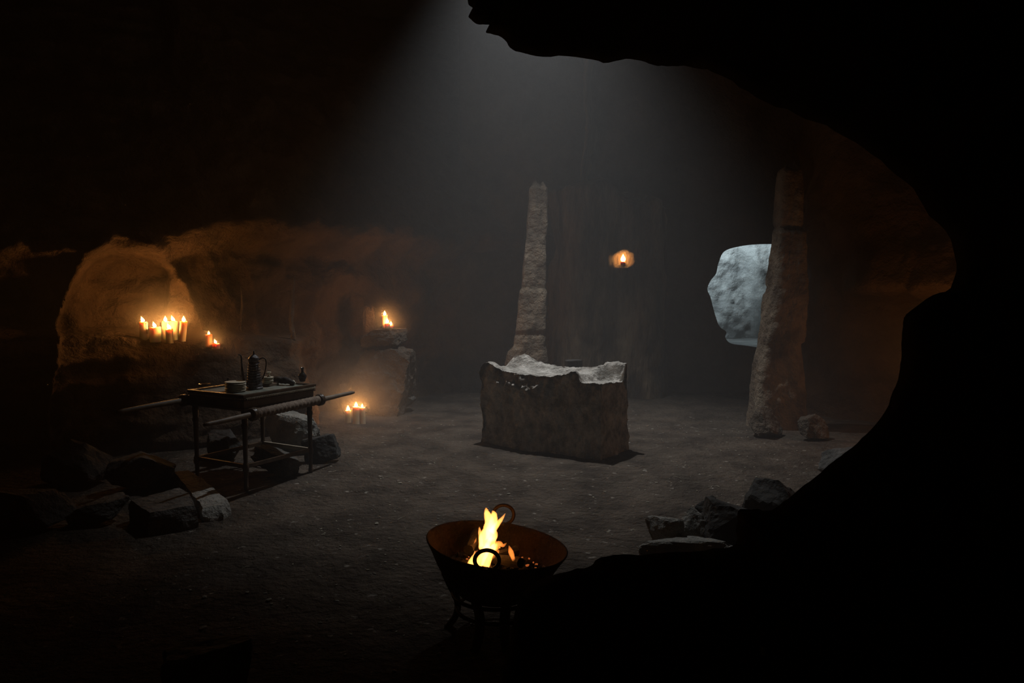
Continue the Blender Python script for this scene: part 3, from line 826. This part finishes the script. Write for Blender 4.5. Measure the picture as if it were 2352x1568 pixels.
# coffee pot
def pot():
    c = tray_pt(585, 893, ZC)
    h = .285
    o = empty('tall_pot', Vector((c.x, c.y, ZC)), R(5))
    tag(o, 'tall tarnished metal pot with domed lid, thin spout and looped handle', 'pot')
    bm = bmesh.new()
    prof = [(.060, 0), (.072, .004), (.074, .014), (.068, .022), (.069, .03)]
    for i in range(9):
        z = .035 + i * .0225; r = lerp(.068, .049, i / 8)
        prof += [(r, z), (r + .0025, z + .006), (r - .001, z + .013)]
    prof += [(.046, .245), (.050, .252), (.050, .262), (.045, .266)]
    add_lathe(bm, prof, 12)
    link('body', bm, M['pewter'], o, False)
    bm = bmesh.new(); add_lathe(bm, [(.049, .264), (.050, .270), (.040, .284), (.026, .296), (.012, .303), (.008, .306)], 26)
    l = link('lid', bm, M['pewter'], o)
    bm = bmesh.new(); add_lathe(bm, [(.006, .303), (.011, .311), (.006, .318), (.010, .326), (.007, .334), (.002, .344)], 14)
    link('finial', bm, M['pewter'], l)
    bm = bmesh.new()
    pts = spline([(-.060, -.01, .03), (-.085, -.012, .07), (-.098, -.014, .14), (-.102, -.015, .22), (-.104, -.015, .285), (-.112, -.016, .303), (-.128, -.017, .306)], 5)
    n = len(pts); add_tube(bm, pts, [lerp(.014, .0055, min(1, i / n * 1.3)) for i in range(n)], 10)
    link('spout', bm, M['pewter'], o)
    bm = bmesh.new()
    pts = spline([(.045, 0, .262), (.075, 0, .274), (.098, 0, .262), (.104, 0, .225), (.096, 0, .17), (.082, 0, .12), (.066, 0, .085)], 6)
    add_tube(bm, pts, .0055, 8); link('handle', bm, M['iron'], o)
pot()
# stacked plates
def plates(px, py, r, n, th, desc, group, yshift=0, ords=None):
    c = tray_pt(px, py, ZC); rd = random.Random(int(px))
    for i in range(n):
        bm = bmesh.new()
        add_lathe(bm, [(r * .70, 0), (r * .78, th * .12), (r * .97, th * .50), (r, th * .62), (r * .99, th * .86), (r * .93, th * .92), (r * .6, th * .86), (r * .1, th * .84)], 36)
        o = link('plate', bm, M['plate'], None, True, Vector((c.x + rd.uniform(-.004, .004), c.y + rd.uniform(-.003, .003), ZC + .001 + i * th * .93)))
        o.rotation_euler = (rd.uniform(-.008, .008), rd.uniform(-.008, .008), 0)
        tag(o, ords[i] + ' ' + desc, 'plate', group)
    return c
plates(541, 899, .088, 6, .0155, 'in the wide stack left of the tall pot', 'wide stack of cream plates on the litter table',
       ords=['bottom cream plate', 'cream plate second from the bottom', 'cream plate third from the bottom', 'cream plate third from the top', 'cream plate second from the top', 'topmost cream plate'])
bx = tray_pt(618, 886, ZC)
bm = bmesh.new(); add_box(bm, (0, 0, .012), (.115, .115, .024), 0, .003)
o = link('wooden_block', bm, M['wood_worn'], None, False, Vector((bx.x, bx.y + .02, ZC + .001))); o.rotation_euler = (0, 0, TA)
tag(o, 'low square wooden block carrying the small plates behind the tall pot', 'block')
ZCs = ZC; ZC = ZC + .0255
c2 = plates(616, 880, .048, 4, .0155, 'in the small stack on the wooden block', 'small stack of cream plates behind the pot',
       ords=['bottom small plate', 'small plate second from the bottom', 'small plate second from the top', 'topmost small plate'])
bm = bmesh.new(); add_lathe(bm, [(.014, 0), (.02, .004), (.006, .012), (.008, .02), (.018, .036), (.021, .044), (.015, .043), (.004, .02)], 20)
o = link('small_cup', bm, M['plate'], None, True, Vector((c2.x + .008, c2.y, ZC + 4 * .0155 * .93 + .002)))
tag(o, 'tiny pale goblet set on top of the small plate stack', 'cup')
ZC = ZCs
# dark bundle
def bundle():
    c = tray_pt(650, 884, ZC); bm = bmesh.new()
    pts = spline([(-.10, .03, .055), (-.06, .015, .058), (-.01, 0, .05), (.04, -.01, .045), (.08, -.02, .035), (.11, -.03, .022)], 6)
    n = len(pts)
    add_tube(bm, pts, [.012 + .018 * math.sin(math.pi * min(1, (i + 2) / (n + 3))) for i in range(n)], 16, twist=lambda i, a: 1 + .28 * fr(math.cos(a) * 1.5, math.sin(a) * 1.5, i * .22, 3))
    zs = min(v.co.z for v in bm.verts)
    bmesh.ops.translate(bm, vec=(0, 0, -zs), verts=bm.verts[:])
    o = link('leather_bundle', bm, M['hide'], None, True, Vector((c.x, c.y, ZC + .001))); tag(o, 'crumpled dark leather bundle between the small plates and the bottle', 'bundle')
    c = tray_pt(674, 883, ZC); bm = rock_bm((.062, .05, .045), 5, 3, 10, .9, .03)
    o = link('shell', bm, M['plate'], None, True, Vector((c.x, c.y - .02, ZC + .024))); tag(o, 'pale rounded shell lying at the end of the dark bundle', 'shell')
    c = tray_pt(498, 888, ZC)
bundle()
def bottle(px, py, k, label, hgt=1.0):
    c = tray_pt(px, py, ZC); bm = bmesh.new()
    prof = [(.026, 0), (.030, .004), (.034, .02), (.042, .038), (.046, .055), (.042, .072), (.028, .088), (.017, .098), (.014, .112), (.014, .130), (.020, .150), (.016, .149), (.010, .13)]
    add_lathe(bm, [(r * k, z * k * hgt) for r, z in prof], 28)
    o = link('glazed_bottle', bm, M['glass'], None, True, Vector((c.x, c.y, ZC + .001)))
    tag(o, label, 'bottle'); return o
bottle(695, 876, .88, 'small black glazed bottle with flared neck at the right corner of the tray')
bottle(524, 886, .62, 'squat dark jar half hidden behind the wide plate stack', .75)
bm = bmesh.new(); add_lathe(bm, [(.02, 0), (.045, .008), (.056, .024), (.052, .024), (.02, .01)], 26)
c = tray_pt(470, 887, ZC); o = link('shallow_bowl', bm, M['glass'], None, True, Vector((c.x, c.y, ZC + .001)))
tag(o, 'shallow dark bowl at the left corner of the tray', 'bowl')

# ------------------------------------------------------------------ brazier
def build_brazier():
    c = PZ(1140, 1462, 0); yb = 3.92
    c = Vector((PY(1141, 1300, yb).x, yb, 0)); c.z = fz(c.x, c.y)
    t = empty('fire_bowl_brazier', c)
    tag(t, 'iron fire bowl brazier on a curved-leg stand with two ring handles', 'brazier')
    zr = .440; rr = .352
    tilt = Matrix.Rotation(R(6.8), 4, 'Y') @ Matrix.Scale(1.02, 4)
    def tv(p): return Vector((0, 0, zr)) + (tilt @ (Vector(p)))
    bm = bmesh.new()
    outp = [(.001, -.285), (.10, -.275), (.175, -.245), (.235, -.19), (.285, -.115), (.325, -.04), (.350, 0.0), (.352, .006), (.346, .008)]
    inp = [(.338, 0), (.314, -.045), (.272, -.12), (.222, -.185), (.16, -.232), (.09, -.26), (.001, -.27)]
    add_lathe(bm, outp + inp, 72, cap=False, fn=lambda p, a: tv(p * (1 + .006 * math.sin(3 * a + 1))))
    bmesh.ops.remove_doubles(bm, verts=bm.verts[:], dist=.0008)
    link('bowl', bm, M['rust'], t)
    # ring handles, standing on the rim front and back
    for (ang, lift, R0, tl) in ((R(86), .048, .056, .12), (R(-97), .040, .056, .30)):
        p0 = tv((math.cos(ang) * .350, math.sin(ang) * .350, lift))
        bm = bmesh.new(); pts = []
        for i in range(40):
            a = 2 * math.pi * i / 40
            q = Vector((math.cos(a) * R0, 0, math.sin(a) * R0))
            q = Matrix.Rotation(tl, 3, 'X') @ q
            pts.append(p0 + q)
        add_tube(bm, pts, .0095, 12, closed=True)
        link('ring_handle', bm, M['iron'], t)
        bm = bmesh.new()
        pb = tv((math.cos(ang) * .350, math.sin(ang) * .350, -.012))
        add_box(bm, pb, (.034, .026, .034), ang, .004)
        link('handle_lug', bm, M['iron'], t, False)
    # stand
    for k, a in enumerate((R(174), R(247), R(282), R(20), R(90))):
        if k == 4: continue
        d = Vector((math.cos(a), math.sin(a), 0))
        prof = [(.270, .29), (.238, .22), (.208, .16), (.200, .11), (.212, .06), (.245, .012), (.262, .0)]
        pts = spline([d * r + Vector((0, 0, z)) for r, z in prof], 6)
        bm = bmesh.new(); add_tube(bm, pts, .017, 12)
        tn = Vector((-d.y, d.x, 0))
        for v in bm.verts: v.co += tn * v.co.dot(tn) * .55
        link('leg', bm, M['iron'], t)
    for z, r in ((.195, .222), (.115, .202)):
        bm = bmesh.new()
        pts = [Vector((math.cos(2 * math.pi * i / 48) * r, math.sin(2 * math.pi * i / 48) * r, z)) for i in range(48)]
        add_tube(bm, pts, .010, 8, closed=True)
        link('hoop', bm, M['iron'], t)
    # bed of ash and coals in the bowl
    rd = random.Random(4)
    bm = bmesh.new(); rings = []
    for j in range(14):
        r = .262 * (j + .001) / 13; ring = []
        for i in range(60):
            a = 2 * math.pi * i / 60
            x = math.cos(a) * r; y = math.sin(a) * r
            ring.append(bm.verts.new(tv((x, y, -.135 + .035 * (1 - j / 13) + .022 * fr(x * 14, y * 14, 2, 3)))))
        rings.append(ring)
    for a, b in zip(rings, rings[1:]):
        for i in range(60): bm.faces.new((a[i], a[(i + 1) % 60], b[(i + 1) % 60], b[i]))
    bmesh.ops.remove_doubles(bm, verts=bm.verts[:], dist=.0005)
    o = link('ash_bed', bm, M['char'], None, False, c); tag(o, 'bed of grey ash and char filling the fire bowl', 'ash', kind='stuff')
    bm = bmesh.new()
    for i in range(150):
        a = rd.uniform(0, 6.28); r = .23 * math.sqrt(rd.random()); s = rd.uniform(.012, .03)
        p = tv((math.cos(a) * r, math.sin(a) * r, -.125 + .03 * (1 - r / .25) + .008))
        b2 = rock_bm((s * 1.5, s, s), i, 1, 6, .9, .05)
        me = bpy.data.meshes.new('t'); bmesh.ops.transform(b2, matrix=Matrix.Translation(p) @ Matrix.Rotation(a * 3, 4, 'Z'), verts=b2.verts[:]); b2.to_mesh(me); b2.free()
        bm.from_mesh(me); bpy.data.meshes.remove(me)
    o = link('coals', bm, M['char'], None, False, c); tag(o, 'small loose coals strewn over the ash in the fire bowl', 'coals', kind='stuff')
    bm = bmesh.new()
    for i in range(34):
        a = rd.uniform(0, 6.28); r = .12 + .12 * rd.random(); s = rd.uniform(.008, .016)
        p = tv((math.cos(a) * r, math.sin(a) * r, -.108 + .022 * (1 - r / .25)))
        b2 = rock_bm((s * 1.5, s, s), i + 300, 1, 6, .9, .05)
        me = bpy.data.meshes.new('t'); bmesh.ops.transform(b2, matrix=Matrix.Translation(p) @ Matrix.Rotation(a * 3, 4, 'Z'), verts=b2.verts[:]); b2.to_mesh(me); b2.free()
        bm.from_mesh(me); bpy.data.meshes.remove(me)
    o = link('embers', bm, M['ember'], None, False, c); tag(o, 'dull red glowing embers among the coals', 'embers', kind='stuff')
    # burning logs
    for i, (a, cx, cy, lab) in enumerate(((.5, -.02, .0, 'charred log lying slantwise across the fire, behind the flames'), (2.4, .03, -.06, 'charred log crossing the fire in front'), (1.4, -.12, .10, 'short charred log lying behind the left flame'))):
        bm = bmesh.new(); L = (.15, .13, .10)[i]
        d = Vector((math.cos(a), math.sin(a), .12 * (1 if i != 1 else -1)))
        pts = [d * lerp(-L, L, k / 10) for k in range(11)]
        add_tube(bm, pts, .026, 12, twist=lambda i2, aa: 1 + .22 * fr(math.cos(aa) * 2, math.sin(aa) * 2, i2 * .5 + i, 3))
        p = tv((cx, cy, -.075 + .022 * i))
        o = link('charred_log', bm, M['char'], None, False, c + p); tag(o, lab, 'log', 'logs in the fire bowl')
    # flames: one fire, its tongues are parts
    fire = empty('fire', c); tag(fire, 'bright yellow-orange fire burning in the iron bowl', 'fire')
    def tongue(path, rad, m='fire'):
        P = spline([PY(a, b, yb + d) - c for a, b, d in path], 6); n = len(P)
        rr_ = [interp([(k / (len(rad) - 1), r) for k, r in enumerate(rad)], i / (n - 1)) for i in range(n)]
        bm = bmesh.new(); add_tube(bm, P, rr_, 14, twist=lambda i, a: 1 + .25 * fr(math.cos(a) * 1.2 + path[0][0], math.sin(a) * 1.2, i * .25, 2))
        link('flame', bm, M[m], fire)
    px = yb / FPX
    tongue([(1112, 1262, 0), (1116, 1235, 0), (1124, 1212, 0), (1124, 1195, 0), (1119, 1180, 0), (1116, 1165, 0)], [12 * px, 15 * px, 14 * px, 13 * px, 10 * px, 7 * px, .5 * px])
    tongue([(1126, 1240, .01), (1128, 1215, .01), (1134, 1196, .01), (1134, 1180, .01), (1131, 1172, .01)], [13 * px, 11 * px, 10 * px, 7 * px, .5 * px])
    tongue([(1128, 1222, 0), (1142, 1204, 0), (1152, 1192, 0), (1161, 1178, 0)], [8 * px, 7 * px, 4 * px, .5 * px])
    tongue([(1120, 1256, 0), (1132, 1238, 0), (1138, 1225, 0), (1138, 1216, 0)], [11 * px, 9 * px, 6 * px, .6 * px])
    tongue([(1106, 1255, 0), (1104, 1236, 0), (1102, 1220, 0), (1101, 1209, 0)], [7 * px, 5 * px, 4 * px, .4 * px])
    tongue([(1080, 1300, -.17), (1084, 1288, -.17), (1089, 1276, -.17), (1091, 1264, -.17)], [9 * px, 8 * px, 4 * px, .4 * px])
    tongue([(1096, 1302, -.17), (1102, 1290, -.16), (1112, 1272, -.12), (1120, 1256, -.06)], [8 * px, 10 * px, 11 * px, 8 * px])
    tongue([(1114, 1300, -.16), (1120, 1282, -.14), (1128, 1264, -.12), (1136, 1252, -.06)], [10 * px, 11 * px, 9 * px, 5 * px])
    tongue([(1130, 1280, -.05), (1140, 1272, -.05), (1146, 1262, -.05)], [5 * px, 6 * px, 1 * px], 'fire_low')
    tongue([(1134, 1260, .03), (1146, 1250, .03), (1156, 1252, .03), (1164, 1246, .03)], [9 * px, 8 * px, 4 * px, .4 * px], 'fire_low')
    tongue([(1136, 1262, .03), (1138, 1250, .03), (1138, 1238, .03)], [8 * px, 6 * px, .5 * px], 'fire_low')
    tongue([(1184, 1294, -.14), (1178, 1280, -.14), (1173, 1266, -.14), (1169, 1252, -.14)], [2 * px, 5 * px, 6 * px, .4 * px], 'fire_low')
    tongue([(1088, 1249, .02), (1092, 1242, .02), (1094, 1234, .02)], [.4 * px, 2.4 * px, .4 * px], 'fire_low')
    lamp('fire_light', 'POINT', Vector((-.02, 0, .54)), .10, (1.0, .34, .08), 0.05, parent=fire)
    lamp('fire_bed_light', 'POINT', Vector((-.02, -.03, .40)), .01, (1.0, .25, .05), 0.04, parent=fire)
build_brazier()

# ------------------------------------------------------------------ litter on the floor
def debris():
    rd = random.Random(9); bm = bmesh.new()
    for i in range(800):
        y = rd.uniform(3.2, 9.8); x = rd.uniform(-2.2, 3.0)
        if -.5 < x < 1.4 and 7.4 < y < 9.3: continue
        s = rd.uniform(.003, .009) * (1 if rd.random() < .95 else 1.9)
        r = bmesh.ops.create_icosphere(bm, subdivisions=1, radius=s)
        mt = Matrix.Translation((x, y, fz(x, y) + s * .3)) @ Matrix.Rotation(rd.uniform(0, 3), 4, 'Z') @ Matrix.Diagonal((rd.uniform(1, 2), 1, .6, 1))
        bmesh.ops.transform(bm, matrix=mt, verts=r['verts'])
    o = link('gravel', bm, M['straw'], None, False); tag(o, 'pale grit and chips scattered over the dirt floor', 'gravel', kind='stuff')
    bm = bmesh.new()
    for i in range(110):
        x = rd.uniform(-2.5, 3.0); y = rd.uniform(4.4, 7.3); L = rd.uniform(.03, .10); a = rd.gauss(0, .5)
        d = Vector((math.cos(a), math.sin(a), 0)) * L
        add_tube(bm, [(x, y, fz(x, y) + .006), (x + d.x * .5, y + d.y * .5 + .004, fz(x + d.x * .5, y + d.y * .5) + .010), (x + d.x, y + d.y, fz(x + d.x, y + d.y) + .006)], .0022, 5)
    o = link('straw', bm, M['straw'], None, False); tag(o, 'thin pale straw stalks strewn on the dirt floor', 'straw', kind='stuff')
debris()

# ------------------------------------------------------------------ haze hanging in the cave
def haze():
    m = bpy.data.materials.new('haze'); m.use_nodes = True; nt = m.node_tree; nt.nodes.clear()
    o = nt.nodes.new('ShaderNodeOutputMaterial'); s = nt.nodes.new('ShaderNodeVolumeScatter')
    s.inputs['Color'].default_value = (1, 1, 1, 1); s.inputs['Density'].default_value = 0.0225; s.inputs['Anisotropy'].default_value = 0.0
    nt.links.new(s.outputs[0], o.inputs['Volume'])
    bm = bmesh.new(); add_box(bm, (-.4, 8.2, 3.1), (15, 15.4, 7.4))
    h = link('haze', bm, m, None, False)
    tag(h, 'thin smoky haze hanging through the whole cave', 'haze', kind='stuff')
haze()

# warm-tinted haze added round the candles to make their glow, thinning out to nothing
def bloom(px, py, y, r, dens, label):
    m = bpy.data.materials.new('candle_bloom'); m.use_nodes = True; nt = m.node_tree; nt.nodes.clear()
    N = nt.nodes; L = nt.links
    o = N.new('ShaderNodeOutputMaterial'); v = N.new('ShaderNodeVolumeScatter'); v.inputs['Color'].default_value = (1, .84, .66, 1); tc = N.new('ShaderNodeTexCoord')
    g = N.new('ShaderNodeTexGradient'); g.gradient_type = 'SPHERICAL'
    p = N.new('ShaderNodeMath'); p.operation = 'POWER'; p.inputs[1].default_value = 2.2
    k = N.new('ShaderNodeMath'); k.operation = 'MULTIPLY'; k.inputs[1].default_value = dens
    L.new(tc.outputs['Object'], g.inputs[0]); L.new(g.outputs['Fac'], p.inputs[0]); L.new(p.outputs[0], k.inputs[0])
    L.new(k.outputs[0], v.inputs['Density']); L.new(v.outputs[0], o.inputs['Volume'])
    bm = bmesh.new(); bmesh.ops.create_icosphere(bm, subdivisions=3, radius=1.0)
    ob = link('candle_bloom', bm, m, None, True, PY(px, py, y)); ob.scale = (r, r, r)
    tag(ob, label, 'bloom', kind='stuff')
bloom(385, 735, 8.5, .62, .75, 'added haze for the glow round the main candle group on the ledge')
bloom(490, 780, 8.4, .34, .9, 'added haze for the glow round the two candles at the ledge end')
bloom(888, 740, 10.45, .45, 1.0, 'added haze for the glow round the outcrop candles')
bloom(818, 930, 9.6, .95, 1.2, 'added haze for the glow round the candles on the floor')
